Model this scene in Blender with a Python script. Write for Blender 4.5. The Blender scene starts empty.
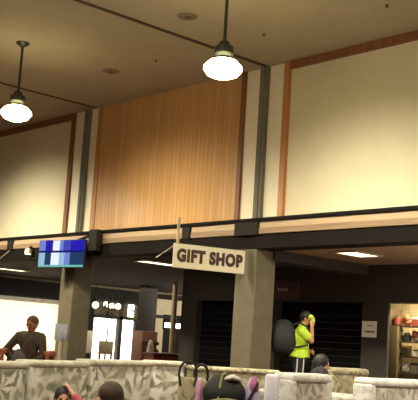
import bpy, bmesh, math, random
from mathutils import Vector, Matrix, noise
random.seed(7)
SC = bpy.context.scene
COL = SC.collection
PI = math.pi

# ------------------------------------------------------------------ camera
F, PITCH, ROLL, YAW, CZ = 940.56, .15267, .06386, .83767, 1.05
fw = Vector((-math.sin(YAW)*math.cos(PITCH), math.cos(YAW)*math.cos(PITCH), math.sin(PITCH)))
rt = Vector((math.cos(YAW), math.sin(YAW), 0))
up = rt.cross(fw)
R2 = rt*math.cos(ROLL) + up*math.sin(ROLL)
U2 = -rt*math.sin(ROLL) + up*math.cos(ROLL)
cam_d = bpy.data.cameras.new('camera'); cam = bpy.data.objects.new('camera', cam_d); COL.objects.link(cam)
cam_d.sensor_fit = 'HORIZONTAL'; cam_d.sensor_width = 36; cam_d.lens = F/418*36
cam_d.clip_end = 200
cam.matrix_world = Matrix(((R2.x, U2.x, -fw.x, 0), (R2.y, U2.y, -fw.y, 0), (R2.z, U2.z, -fw.z, CZ), (0, 0, 0, 1)))
SC.camera = cam

def U(px, py, ax, val):
    """point of the place seen at a photo pixel, on the plane axis=val"""
    d = fw + R2*((px-209)/F) - U2*((py-200)/F)
    o = Vector((0, 0, CZ)); t = (val-o[ax])/d[ax]
    return o + d*t

def at_depth(px, py, dep):
    d = fw + R2*((px-209)/F) - U2*((py-200)/F); return Vector((0, 0, CZ))+d*dep

# ------------------------------------------------------------------ materials
def lin(h):
    h = h.lstrip('#'); c = [int(h[i:i+2], 16)/255 for i in (0, 2, 4)]
    return tuple((v/12.92 if v <= .04045 else ((v+.055)/1.055)**2.4) for v in c) + (1,)
MATS = {}
def mat(name, col, rough=.6, var=.12, scale=8., bump=.0, metal=0., stretch=(1, 1, 1), spec=.5, col2=None, emit=None, es=0., trans=0.):
    if name in MATS: return MATS[name]
    m = bpy.data.materials.new(name); m.use_nodes = True
    nt = m.node_tree; b = nt.nodes['Principled BSDF']
    b.inputs['Roughness'].default_value = rough; b.inputs['Metallic'].default_value = metal
    b.inputs['Specular IOR Level'].default_value = spec
    tc = nt.nodes.new('ShaderNodeTexCoord'); mp = nt.nodes.new('ShaderNodeMapping'); mp.inputs['Scale'].default_value = stretch
    nz = nt.nodes.new('ShaderNodeTexNoise'); nz.inputs['Scale'].default_value = scale; nz.inputs['Detail'].default_value = 4
    nt.links.new(tc.outputs['Object'], mp.inputs['Vector']); nt.links.new(mp.outputs[0], nz.inputs['Vector'])
    c = lin(col); mx = nt.nodes.new('ShaderNodeValToRGB')
    if col2: a, z = c, lin(col2)
    else: a = tuple(v*(1-var) for v in c[:3])+(1,); z = tuple(min(1, v*(1+var)) for v in c[:3])+(1,)
    mx.color_ramp.elements[0].color = a; mx.color_ramp.elements[1].color = z
    mx.color_ramp.elements[0].position = .3; mx.color_ramp.elements[1].position = .7
    nt.links.new(nz.outputs['Fac'], mx.inputs[0]); nt.links.new(mx.outputs[0], b.inputs['Base Color'])
    if bump:
        bp = nt.nodes.new('ShaderNodeBump'); bp.inputs['Strength'].default_value = bump; bp.inputs['Distance'].default_value = .02
        nt.links.new(nz.outputs['Fac'], bp.inputs['Height']); nt.links.new(bp.outputs[0], b.inputs['Normal'])
    if emit:
        b.inputs['Emission Color'].default_value = lin(emit); b.inputs['Emission Strength'].default_value = es
    if trans: b.inputs['Transmission Weight'].default_value = trans
    MATS[name] = m; return m

def wood_mat(name, c1, c2, rough=.4, board=.0, axis=0):
    if name in MATS: return MATS[name]
    m = mat(name, c1, rough, scale=3, stretch=(14, 14, .35), col2=c2, bump=.03)
    if board:
        nt = m.node_tree; b = nt.nodes['Principled BSDF']; ramp = [n for n in nt.nodes if n.type == 'VALTORGB'][0]
        tc = [n for n in nt.nodes if n.type == 'TEX_COORD'][0]
        sx = nt.nodes.new('ShaderNodeSeparateXYZ'); nt.links.new(tc.outputs['Object'], sx.inputs[0])
        dv = nt.nodes.new('ShaderNodeMath'); dv.operation = 'DIVIDE'; dv.inputs[1].default_value = board
        nt.links.new(sx.outputs[axis], dv.inputs[0])
        fl = nt.nodes.new('ShaderNodeMath'); fl.operation = 'FLOOR'; nt.links.new(dv.outputs[0], fl.inputs[0])
        wn = nt.nodes.new('ShaderNodeTexWhiteNoise'); wn.noise_dimensions = '1D'; nt.links.new(fl.outputs[0], wn.inputs['W'])
        fr = nt.nodes.new('ShaderNodeMath'); fr.operation = 'FRACT'; nt.links.new(dv.outputs[0], fr.inputs[0])
        lt = nt.nodes.new('ShaderNodeMath'); lt.operation = 'LESS_THAN'; lt.inputs[1].default_value = .06; nt.links.new(fr.outputs[0], lt.inputs[0])
        mr = nt.nodes.new('ShaderNodeMapRange'); mr.inputs['To Min'].default_value = .93; mr.inputs['To Max'].default_value = 1.06
        nt.links.new(wn.outputs['Value'], mr.inputs['Value'])
        ml = nt.nodes.new('ShaderNodeVectorMath'); ml.operation = 'SCALE'
        nt.links.new(ramp.outputs[0], ml.inputs[0]); nt.links.new(mr.outputs[0], ml.inputs['Scale'])
        mx = nt.nodes.new('ShaderNodeMix'); mx.data_type = 'RGBA'; mx.inputs['B'].default_value = tuple(v*.55 for v in lin(c1)[:3])+(1,)
        nt.links.new(lt.outputs[0], mx.inputs['Factor']); nt.links.new(ml.outputs[0], mx.inputs['A'])
        nt.links.new(mx.outputs['Result'], b.inputs['Base Color'])
    return m

def floral(name, base, leaf, leaf2, flower, scale=3.4):
    if name in MATS: return MATS[name]
    m = bpy.data.materials.new(name); m.use_nodes = True; nt = m.node_tree; b = nt.nodes['Principled BSDF']
    b.inputs['Roughness'].default_value = .75
    N = nt.nodes.new; L = nt.links.new
    tc = N('ShaderNodeTexCoord')
    oi = N('ShaderNodeObjectInfo')
    ad = N('ShaderNodeVectorMath'); ad.operation = 'ADD'; L(tc.outputs['Object'], ad.inputs[0]); L(oi.outputs['Location'], ad.inputs[1])
    dn = N('ShaderNodeTexNoise'); dn.inputs['Scale'].default_value = 5; dn.inputs['Detail'].default_value = 3; L(ad.outputs[0], dn.inputs['Vector'])
    ds = N('ShaderNodeVectorMath'); ds.operation = 'SCALE'; ds.inputs['Scale'].default_value = .15; L(dn.outputs['Color'], ds.inputs[0])
    ad2 = N('ShaderNodeVectorMath'); ad2.operation = 'ADD'; L(ad.outputs[0], ad2.inputs[0]); L(ds.outputs[0], ad2.inputs[1]); ad = ad2
    # big leaf cells: each cell a fan of streaks in its own direction
    vo = N('ShaderNodeTexVoronoi'); vo.inputs['Scale'].default_value = scale; L(ad.outputs[0], vo.inputs['Vector'])
    sub = N('ShaderNodeVectorMath'); sub.operation = 'SUBTRACT'; L(ad.outputs[0], sub.inputs[0]); L(vo.outputs['Position'], sub.inputs[1])
    sx = N('ShaderNodeSeparateXYZ'); L(sub.outputs[0], sx.inputs[0])
    at = N('ShaderNodeMath'); at.operation = 'ARCTAN2'; L(sx.outputs[2], at.inputs[0])
    sm = N('ShaderNodeMath'); sm.operation = 'ADD'; L(sx.outputs[0], sm.inputs[0]); L(sx.outputs[1], sm.inputs[1]); L(sm.outputs[0], at.inputs[1])
    mu = N('ShaderNodeMath'); mu.operation = 'MULTIPLY'; mu.inputs[1].default_value = 8; L(at.outputs[0], mu.inputs[0])
    sn = N('ShaderNodeMath'); sn.operation = 'SINE'; L(mu.outputs[0], sn.inputs[0])
    r1 = N('ShaderNodeValToRGB'); r1.color_ramp.elements[0].color = lin(base); r1.color_ramp.elements[1].color = lin(leaf)
    r1.color_ramp.elements[0].position = .4; r1.color_ramp.elements[1].position = .85
    mr = N('ShaderNodeMapRange'); mr.inputs['From Min'].default_value = -1; L(sn.outputs[0], mr.inputs['Value']); L(mr.outputs[0], r1.inputs[0])
    nz = N('ShaderNodeTexNoise'); nz.inputs['Scale'].default_value = scale*1.1; L(ad.outputs[0], nz.inputs['Vector'])
    r2 = N('ShaderNodeValToRGB'); r2.color_ramp.elements[0].position = .42; r2.color_ramp.elements[1].position = .58; L(nz.outputs['Fac'], r2.inputs[0])
    m1 = N('ShaderNodeMix'); m1.data_type = 'RGBA'; m1.inputs['B'].default_value = lin(leaf2)
    sc = N('ShaderNodeMath'); sc.operation = 'MULTIPLY'; sc.inputs[1].default_value = .65; L(r2.outputs[0], sc.inputs[0]); L(sc.outputs[0], m1.inputs['Factor']); L(r1.outputs[0], m1.inputs['A'])
    lt = N('ShaderNodeValToRGB'); lt.color_ramp.elements[0].color = (1, 1, 1, 1); lt.color_ramp.elements[1].color = (0, 0, 0, 1)
    lt.color_ramp.elements[0].position = .22; lt.color_ramp.elements[1].position = .34; L(vo.outputs['Distance'], lt.inputs[0])
    m2 = N('ShaderNodeMix'); m2.data_type = 'RGBA'; m2.inputs['B'].default_value = lin(flower)
    s2 = N('ShaderNodeMath'); s2.operation = 'MULTIPLY'; s2.inputs[1].default_value = .6; L(lt.outputs[0], s2.inputs[0])
    L(s2.outputs[0], m2.inputs['Factor']); L(m1.outputs['Result'], m2.inputs['A']); L(m2.outputs['Result'], b.inputs['Base Color'])
    MATS[name] = m; return m

def emis(name, col, s):
    if name in MATS: return MATS[name]
    m = bpy.data.materials.new(name); m.use_nodes = True; nt = m.node_tree; b = nt.nodes['Principled BSDF']
    b.inputs['Base Color'].default_value = lin(col); b.inputs['Emission Color'].default_value = lin(col); b.inputs['Emission Strength'].default_value = s
    nz = nt.nodes.new('ShaderNodeTexNoise'); nz.inputs['Scale'].default_value = 12
    mr = nt.nodes.new('ShaderNodeMapRange'); mr.inputs['To Min'].default_value = s*.93; mr.inputs['To Max'].default_value = s*1.07
    nt.links.new(nz.outputs['Fac'], mr.inputs['Value']); nt.links.new(mr.outputs[0], b.inputs['Emission Strength'])
    MATS[name] = m; return m

# ------------------------------------------------------------------ mesh helpers
def box(bm, x0, x1, y0, y1, z0, z1, bev=0., seg=2, mi=0, M=None):
    r = bmesh.ops.create_cube(bm, size=1)
    vs = r['verts']
    for v in vs: v.co = Vector(((x0+x1)/2+v.co.x*(x1-x0), (y0+y1)/2+v.co.y*(y1-y0), (z0+z1)/2+v.co.z*(z1-z0)))
    if M: bmesh.ops.transform(bm, matrix=M, verts=vs)
    fs = list({f for v in vs for f in v.link_faces})
    for f in fs: f.material_index = mi
    if bev:
        es = list({e for v in vs for e in v.link_edges})
        bmesh.ops.bevel(bm, geom=es, offset=bev, segments=seg, affect='EDGES', profile=.5, material=mi)
    return bm
def frame_to(a, b):
    z = (b-a).normalized(); x = z.orthogonal().normalized(); y = z.cross(x)
    return Matrix((x, y, z)).transposed()
def tube(bm, pts, rad, seg=10, caps=True):
    """tube through points; rad = number or list"""
    pts = [Vector(p) for p in pts]; n = len(pts)
    rads = rad if isinstance(rad, (list, tuple)) else [rad]*n
    prev = None; rings = []
    for i, p in enumerate(pts):
        a = pts[max(0, i-1)]; b = pts[min(n-1, i+1)]; t = (b-a).normalized()
        if prev is None: x = t.orthogonal().normalized()
        else: x = (prev - t*prev.dot(t)); x = x.normalized() if x.length > 1e-6 else t.orthogonal().normalized()
        prev = x; y = t.cross(x)
        rings.append([bm.verts.new(p + (x*math.cos(2*PI*k/seg) + y*math.sin(2*PI*k/seg))*rads[i]) for k in range(seg)])
    for i in range(n-1):
        for k in range(seg):
            bm.faces.new((rings[i][k], rings[i][(k+1) % seg], rings[i+1][(k+1) % seg], rings[i+1][k]))
    if caps:
        bm.faces.new(rings[0][::-1]); bm.faces.new(rings[-1])
    return bm
def lathe(bm, prof, seg=24, c=(0, 0, 0), caps=True):
    c = Vector(c); rings = [[bm.verts.new(c+Vector((r*math.cos(2*PI*k/seg), r*math.sin(2*PI*k/seg), z))) for k in range(seg)] for r, z in prof]
    for i in range(len(rings)-1):
        for k in range(seg): bm.faces.new((rings[i][k], rings[i][(k+1) % seg], rings[i+1][(k+1) % seg], rings[i+1][k]))
    if caps: bm.faces.new(rings[0][::-1]); bm.faces.new(rings[-1])
    return bm
def ball(bm, c, r, seg=16, M=None):
    res = bmesh.ops.create_uvsphere(bm, u_segments=seg, v_segments=max(8, seg*2//3), radius=1)
    r = r if isinstance(r, (tuple, list)) else (r, r, r)
    for v in res['verts']:
        p = Vector((v.co.x*r[0], v.co.y*r[1], v.co.z*r[2]))
        if M: p = M @ p
        v.co = p + Vector(c)
    return bm
def mk(name, bm, m, parent=None, loc=None, smooth=True, rz=None):
    bmesh.ops.recalc_face_normals(bm, faces=bm.faces)
    me = bpy.data.meshes.new(name); bm.to_mesh(me); bm.free()
    for mm in (m if isinstance(m, (list, tuple)) else [m]): me.materials.append(mm)
    if smooth:
        for p in me.polygons: p.use_smooth = True
        try: me.set_sharp_from_angle(angle=math.radians(40))
        except Exception: pass
    o = bpy.data.objects.new(name, me); COL.objects.link(o)
    if parent: o.parent = parent
    if loc is not None: o.location = loc
    if rz is not None: o.rotation_euler = (0, 0, rz)
    return o
NB = bmesh.new
def tag(o, label=None, cat=None, group=None, kind=None):
    if label: o['label'] = label
    if cat: o['category'] = cat
    if group: o['group'] = group
    if kind: o['kind'] = kind
    return o
def thing(name, label, cat, loc=(0, 0, 0), rz=0., group=None):
    o = bpy.data.objects.new(name, None); COL.objects.link(o); o.location = loc; o.rotation_euler = (0, 0, rz); o.empty_display_size = .2
    return tag(o, label, cat, group)
def struct(name, bm, m, parent=None, smooth=False):
    o = mk(name, bm, m, parent, smooth=smooth)
    if not parent: o['kind'] = 'structure'
    return o
def sbox(name, m, *a, **k): return struct(name, box(NB(), *a, **k), m)
def copy_tree(o, parent=None):
    c = o.copy(); COL.objects.link(c)
    if parent: c.parent = parent
    for ch in list(o.children): copy_tree(ch, c)
    return c
def text_mesh(name, body, size, m, parent, M, depth=.004, bold=.0, spacing=1.):
    cu = bpy.data.curves.new(name, 'FONT'); cu.body = body; cu.size = size; cu.align_x = 'CENTER'; cu.align_y = 'CENTER'
    cu.extrude = depth; cu.offset = bold; cu.space_character = spacing
    t = bpy.data.objects.new(name, cu); COL.objects.link(t)
    bpy.context.view_layer.update()
    me = bpy.data.meshes.new_from_object(t.evaluated_get(bpy.context.evaluated_depsgraph_get()))
    bpy.data.objects.remove(t); bpy.data.curves.remove(cu)
    me.materials.clear(); me.materials.append(m); me.transform(M)
    o = bpy.data.objects.new(name, me); COL.objects.link(o); o.parent = parent
    return o

# ------------------------------------------------------------------ palette
M_ceil = mat('ceiling_plaster', 'b0a78c', .9, .05, 2.5, .05)
M_cream = mat('cream_wall_panel', 'd4caa8', .7, .03, 3)
M_white = mat('white_strip', 'e6ddbe', .6, .03, 3)
M_wood = wood_mat('pine_boards', 'b88c56', 'cca06a', .3, board=.11)
M_trim = wood_mat('brown_wood_trim', '6d4526', '8c5c34', .45)
M_ltrim = wood_mat('amber_wood_trim', 'a8703c', 'c08850', .45)
M_stripe = mat('wood_fascia', '9c8260', .6, scale=3, stretch=(.5, 14, 20), col2='7a6248')
M_stripe2 = mat('pale_wood_fascia', 'bfa888', .6, scale=3, stretch=(.5, 14, 20), col2='a88e6c')
M_steel = mat('grey_steel', '716f60', .75, .08, 5, .02, spec=.2)
M_darkbeam = mat('dark_beam_paint', '17120d', .8, .1, 4, spec=.15)
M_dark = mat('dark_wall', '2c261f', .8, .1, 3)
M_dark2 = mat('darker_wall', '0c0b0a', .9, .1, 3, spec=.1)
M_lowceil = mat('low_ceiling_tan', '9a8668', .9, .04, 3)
M_lowceil_shade = mat('low_ceiling_shaded', '30281f', .9, .06, 3)  # same low ceiling; the left bay's weaker light is put into the colour
M_col = mat('concrete', '625a46', .85, .12, 6, .15)
M_carpet = mat('maroon_carpet', '4a2420', .95, .2, 40, .3)
M_black = mat('black_plastic', '151515', .5, .1, 10)
M_lampmetal = mat('lamp_metal', '3c4038', .4, .1, 10, metal=.6)
M_glow = emis('lamp_glow', 'ffe9b0', 22)
M_tube = emis('ceiling_panel_glow', 'fff2d2', 3.2)
M_framedark = mat('dark_window_frame', '241d18', .6, .1, 5)
M_blind = None

D = 10.95           # the upper wall's plane
CEIL = 5.75
# ------------------------------------------------------------------ setting
sbox('floor', M_carpet, -24.2, 4, -8, 26, -.1, 0)
sbox('ceiling', M_ceil, -24.2, 4, -8, D+.35, CEIL, CEIL+.2)
sbox('wall_back', M_cream, -24.2, 4, D, D+.3, 2.66, CEIL)
sbox('wall_right', M_cream, 4, 4.2, -8, 26, 0, CEIL)
sbox('wall_front', M_cream, -24.2, 4, -8.2, -8, 0, CEIL)
sbox('wall_left', M_cream, -24.4, -24.2, -8, D+.3, 0, CEIL)
# wood panel on the wall
pw = sbox('trim_1', M_wood, -15.5, -11.43, D-.05, D, 3.14, CEIL)
pw['label'] = 'tan vertical board panel filling the middle bay of the upper wall'
sbox('trim_2', M_ltrim, -15.64, -15.5, D-.07, D, 3.14, CEIL)
sbox('trim_3', M_trim, -11.43, -11.34, D-.07, D, 3.14, CEIL)
sbox('trim_4', M_ltrim, -10.43, -10.32, D-.07, D, 3.14, CEIL)
sbox('trim_5', M_trim, -10.32, 4, D-.06, D, CEIL-.13, CEIL)
sbox('trim_6', M_trim, -16.62, -16.5, D-.07, D, 3.14, CEIL)
sbox('trim_7', M_trim, -24.2, -16.62, D-.06, D, CEIL-.13, CEIL)
sbox('trim_8', M_white, -16.5, -15.64, D-.02, D, 3.14, CEIL)
sbox('trim_9', M_white, -11.34, -10.43, D-.02, D, 3.14, CEIL)
for i, x in enumerate((-16.02, -10.88)):
    bm = NB(); box(bm, x-.085, x+.085, D-.09, D, 3.14, CEIL); box(bm, x-.03, x+.03, D-.11, D-.09, 3.14, CEIL)
    struct('trim_%d' % (10+i), bm, M_steel)
# ceiling joints running away from the wall
M_joint = mat('joint_line', '4a3c28', .8, .05, 3)
sbox('trim_12', M_joint, -10.87, -10.80, -8, D-.06, CEIL-.015, CEIL)
sbox('trim_13', M_joint, -15.78, -15.72, -8, D-.06, CEIL-.015, CEIL)
# ledge: dark cap, wood fascia, dark beam below
sbox('trim_14', M_darkbeam, -24.2, 4, D-.17, D, 3.09, 3.15, bev=.01, seg=1)
bm = NB(); box(bm, -24.2, 4, D-.12, D, 2.985, 3.09, mi=0); box(bm, -24.2, 4, D-.135, D, 2.89, 2.985, mi=1)
struct('trim_15', bm, [M_stripe2, M_stripe])
sbox('trim_16', M_darkbeam, -24.2, 4, D-.1, D+.3, 2.655, 2.89)
# low ceilings beyond the ledge
Yb = 13.75
XE = -24.0
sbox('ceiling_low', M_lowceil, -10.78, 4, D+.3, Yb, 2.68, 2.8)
sbox('ceiling_low_left', M_lowceil_shade, XE-.2, -11.22, D+.3, 26, 2.68, 2.8)
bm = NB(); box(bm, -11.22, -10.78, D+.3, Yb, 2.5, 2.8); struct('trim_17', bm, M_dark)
# dark storefront wall: lintel, piers
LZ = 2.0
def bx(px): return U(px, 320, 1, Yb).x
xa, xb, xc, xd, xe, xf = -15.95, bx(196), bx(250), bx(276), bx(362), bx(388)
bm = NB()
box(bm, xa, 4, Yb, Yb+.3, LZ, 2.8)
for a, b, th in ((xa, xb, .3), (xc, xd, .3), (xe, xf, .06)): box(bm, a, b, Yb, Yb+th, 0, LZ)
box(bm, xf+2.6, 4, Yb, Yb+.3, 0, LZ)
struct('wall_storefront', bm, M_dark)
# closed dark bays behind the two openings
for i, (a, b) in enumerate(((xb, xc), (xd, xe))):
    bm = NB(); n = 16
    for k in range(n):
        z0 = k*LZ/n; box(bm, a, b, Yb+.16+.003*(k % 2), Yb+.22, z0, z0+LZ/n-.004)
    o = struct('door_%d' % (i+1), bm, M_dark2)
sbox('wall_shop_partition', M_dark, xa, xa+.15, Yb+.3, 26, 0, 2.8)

# ---- far left end: glazed wall
XE = -24.0
def ey(px, py=330): return U(px, py, 0, XE).y
def ez(px, py): return U(px, py, 0, XE).z
M_endwall = mat('end_wall_dark', '1e1914', .8, .1, 3)
M_endcream = mat('end_wall_cream', 'e6dab8', .8, .06, 3)
y_l0, y_l1 = 10.0, ey(57)
y_m0, y_m1, y_m2, y_m3, y_m4 = ey(91), ey(118.5), ey(137), ey(156), 23.5
ZL = 2.06
bm = NB()
box(bm, XE-.2, XE, D+.3, y_m0, 2.12, 2.8)
box(bm, XE-.2, XE, y_m0, y_m2, 2.24, 2.8)
box(bm, XE-.2, XE, y_m2, y_m3-.2, 0, 2.8)
box(bm, XE-.2, XE, y_m3-.2, 26, 2.44, 2.8)
box(bm, XE-.2, XE, y_l1, y_m0, 0, 2.12)
struct('wall_end', bm, M_endwall)
sbox('wall_far', M_endcream, -24.2, xa, 25.8, 26, 0, 2.8)
y_w0, y_w1 = ey(162.5, 326), ey(187, 326)
bm = NB(); box(bm, XE-.2, XE, y_m3-.2, 25.8, 1.95, 2.44); box(bm, XE-.2, XE, y_m3-.2, y_m3+.3, 0, 1.95)
struct('wall_end_cream', bm, M_endcream)
bm = NB()
box(bm, XE-.2, XE, y_m3+.3, 25.8, 0, 1.46); box(bm, XE-.2, XE, y_m3+.3, y_w0, 1.46, 1.95); box(bm, XE-.2, XE, y_w1, 25.8, 1.46, 1.95); box(bm, XE-.2, XE, y_w0, y_w1, 1.76, 1.95)
struct('wall_end_right', bm, M_endwall)
# low roof ledge trims (pale strips under the dark ceiling of the left end)
M_pale = mat('pale_rail', '8f8168', .6, .08, 4)
sbox('trim_18', M_pale, XE, XE+.06, 13.0, 25, 2.60, 2.66)

# outdoors: the daylight ground seen through the panes
M_ground = mat('outdoor_concrete', 'cfc9ba', .9, .08, 2)
o = sbox('ground_outside', M_ground, -60, XE-.25, -20, 50, -.12, -.02); 
M_glass = bpy.data.materials.new('pane_glass'); M_glass.use_nodes = True; nt = M_glass.node_tree; nt.nodes.remove(nt.nodes['Principled BSDF'])
g1 = nt.nodes.new('ShaderNodeBsdfTransparent'); g1.inputs[0].default_value = (.95, .97, .95, 1); g2 = nt.nodes.new('ShaderNodeBsdfGlossy'); g2.inputs['Roughness'].default_value = .03
gm = nt.nodes.new('ShaderNodeMixShader'); gm.inputs[0].default_value = .06
nt.links.new(g1.outputs[0], gm.inputs[1]); nt.links.new(g2.outputs[0], gm.inputs[2]); nt.links.new(gm.outputs[0], nt.nodes['Material Output'].inputs['Surface'])

# window_1 with pleated white curtain
w1y0, w1y1 = D+.35, y_l1
bm = NB()
for a, b, c, d in ((w1y0, w1y1, .0, .3), (w1y0, w1y1, ZL, 2.12)): box(bm, XE-.12, XE-.02, a, b, c, d)
for y in (w1y0, (w1y0+w1y1)/2, w1y1-.06): box(bm, XE-.12, XE-.02, y, y+.06, .3, ZL)
w1 = struct('window_1', bm, M_framedark)
struct('pane', box(NB(), XE-.08, XE-.07, w1y0, w1y1, .3, ZL), M_glass, w1)
mb = bpy.data.materials.new('sheer_blind'); mb.use_nodes = True; nt = mb.node_tree; nt.nodes.remove(nt.nodes['Principled BSDF'])
tl = nt.nodes.new('ShaderNodeBsdfTranslucent'); df = nt.nodes.new('ShaderNodeBsdfDiffuse'); ms = nt.nodes.new('ShaderNodeMixShader'); ms.inputs[0].default_value = .15
wv = nt.nodes.new('ShaderNodeTexWave'); wv.bands_direction = 'Y'; wv.inputs['Scale'].default_value = 3; wv.inputs['Distortion'].default_value = 1
tcn = nt.nodes.new('ShaderNodeTexCoord'); nt.links.new(tcn.outputs['Object'], wv.inputs['Vector'])
rp = nt.nodes.new('ShaderNodeValToRGB'); rp.color_ramp.elements[0].color = lin('f0e8d8'); rp.color_ramp.elements[1].color = lin('fffaf2')
nt.links.new(wv.outputs['Fac'], rp.inputs[0])
for s in (tl, df): nt.links.new(rp.outputs[0], s.inputs['Color'])
nt.links.new(tl.outputs[0], ms.inputs[1]); nt.links.new(df.outputs[0], ms.inputs[2]); nt.links.new(ms.outputs[0], nt.nodes['Material Output'].inputs['Surface'])
vb = thing('window_blind', 'white vertical blinds drawn across the bright window far left', 'blinds', (XE+.08, (w1y0+w1y1)/2, 0))
bm = NB(); y = w1y0; k = 0
while y < w1y1-.05:
    yl = y-(w1y0+w1y1)/2
    M = Matrix.Translation((0, yl+.05, 0)) @ Matrix.Rotation(.12, 4, 'Z')
    box(bm, -.002, .002, -.056, .056, .12, ZL-.1, M=M); y += .1
mk('slats', bm, mb, vb, smooth=False)
mk('headrail', box(NB(), -.04, .05, -(w1y1-w1y0)/2, (w1y1-w1y0)/2, ZL-.1, ZL+.02, bev=.01), mat('rail_white', 'f4efe0', .5), vb)

# windows 2..: panes right of the first column
def window(n, y0, y1, z0, z1, bars, zr):
    bm = NB(); t = .07
    box(bm, XE-.14, XE+.02, y0, y1, z0, z0+t); box(bm, XE-.14, XE+.02, y0, y1, z1-t, z1)
    for y in [y0, y1-t]+bars: box(bm, XE-.14, XE+.02, y, y+t, z0, z1)
    for z in zr: box(bm, XE-.14, XE+.02, y0, y1, z-.05, z+.05)
    w = struct('window_%d' % n, bm, M_framedark)
    struct('pane', box(NB(), XE-.08, XE-.07, y0, y1, z0, z1), M_glass, w)
sbox('transom', mat('transom_tan', '6e6048', .7, .1, 4), XE-.06, XE+.0, y_m0, ey(128, 308), 1.74, 2.22)
window(2, y_m0, y_m1+.06, .0, 2.24, [], [1.72])
window(3, y_m1+.06, y_m2, .0, 2.24, [], [1.72])
window(4, y_w0, y_w1, 1.46, 1.76, [], [])
sbox('trim_19', M_framedark, XE-.02, XE+.05, y_m2, y_m3+.6, 1.82, 1.92)

# ------------------------------------------------------------------ columns
def column(px, label, s=.46):
    c = U(px, 340, 1, D)
    t = thing('concrete_column', label, 'column', (c.x, D+.14, 0))
    mk('shaft', box(NB(), -s/2, s/2, -s/2, s/2, 0, 2.655, bev=.02, seg=1), M_col, t)
    mk('base_plinth', box(NB(), -s/2-.03, s/2+.03, -s/2-.03, s/2+.03, 0, .12, bev=.01, seg=1), M_col, t)
    return t
column(65.5, 'grey concrete column under the television', .47)
column(245.3, 'grey concrete column under the hanging sign, beside the person in neon', .48)

# ------------------------------------------------------------------ pendant lamps
def pendant(loc, label, rod):
    t = thing('pendant_lamp', label, 'lamp', loc, 0, 'pendant lamps hanging from the high ceiling')
    # origin on the ceiling, going down
    mk('ceiling_canopy', lathe(NB(), [(.02, -.07), (.05, -.06), (.11, -.02), (.115, 0)]), M_lampmetal, t)
    mk('rod', tube(NB(), [(0, 0, -.05), (0, 0, -rod+.26)], .022), M_lampmetal, t)
    mk('lamp_cap', lathe(NB(), [(.02, -rod+.33), (.06, -rod+.32), (.075, -rod+.27), (.12, -rod+.25), (.13, -rod+.16), (.10, -rod+.12), (.11, -rod+.09), (.05, -rod+.085)]), M_lampmetal, t)
    sh = mk('lamp_shade', lathe(NB(), [(.09, -rod+.09), (.18, -rod+.06), (.245, -rod-.01), (.25, -rod-.05), (.20, -rod-.12), (.10, -rod-.16), (.03, -rod-.165)]), M_glow, t)
    return t
def lamp_light(name, loc, energy, kind='POINT', col=(1, .91, .71), r=.2, rot=None, size=None):
    l = bpy.data.lights.new(name, kind); l.energy = energy; l.color = col
    if kind == 'AREA':
        l.shape = 'RECTANGLE'; l.size, l.size_y = size
    else: l.shadow_soft_size = r
    if kind == 'SPOT': l.spot_size = math.radians(172); l.spot_blend = .8
    o = bpy.data.objects.new(name, l); COL.objects.link(o); o.location = loc
    if rot: o.rotation_euler = rot
    return o
p1 = U(23, 43, 2, CEIL); p2 = U(223, 66, 2, 4.58)
pendant((p1.x, p1.y, CEIL), 'glowing pendant lamp at the far left of the ceiling', CEIL-4.6)
pendant((p2.x, p2.y, CEIL), 'glowing pendant lamp in front of the wood panel, right of the other lamp', CEIL-4.58)
for (x, y) in ((p1.x, p1.y), (p2.x, p2.y), (p1.x-4.6, 7.7), (-4.2, 7.9), (0, 7.9)):
    lamp_light('pendant_light', (x, y, 4.36), 260, 'SPOT', r=.2)
    o = lamp_light('added_wall_spot', (x, y, 4.36), 1150, 'SPOT', r=.2, rot=(math.radians(42), 0, 0))  # added spot without a fixture, tilted to brighten the wall
    o.data.spot_size = math.radians(122); o.data.spot_blend = 1
for (x, y) in ((-17, 3.4), (-13, 3.2), (-8.6, 3.3), (-4.2, 3.3), (-13, -2), (-4.2, -2)):
    lamp_light('pendant_light', (x, y, 4.36), 240, 'SPOT', r=.2)

# small ceiling fittings
M_vent = mat('vent_brown', '80705a', .7, .1, 6)
for px, py, lab in ((187, 16, 'small round brown ceiling vent nearest the top edge of the ceiling'), (111, 71, 'small round brown ceiling vent between the two lamps')):
    p = U(px, py, 2, CEIL)
    t = thing('ceiling_vent', lab, 'ceiling vent', (p.x, p.y, CEIL), 0, 'round vents in the high ceiling')
    mk('vent_ring', lathe(NB(), [(.11, -.02), (.14, -.015), (.15, 0)]), M_vent, t)
    mk('vent_core', lathe(NB(), [(.02, -.03), (.06, -.03), (.07, -.015)]), mat('vent_core', '6a5a44', .8), t)
for px, py, lab in ((156, 60, 'tiny dark sprinkler head left of the second lamp'), (264, 34, 'tiny dark sprinkler head right of the second lamp'), (387, 5, 'tiny dark sprinkler head toward the right ceiling corner')):
    p = U(px, py, 2, CEIL)
    tag(mk('sprinkler', lathe(NB(), [(.008, -.04), (.024, -.037), (.008, -.03), (.009, -.015), (.026, -.008), (.026, 0)], 12), M_joint, None, (p.x, p.y, CEIL+.006)), lab, 'sprinkler', 'sprinkler heads in the high ceiling')

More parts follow.
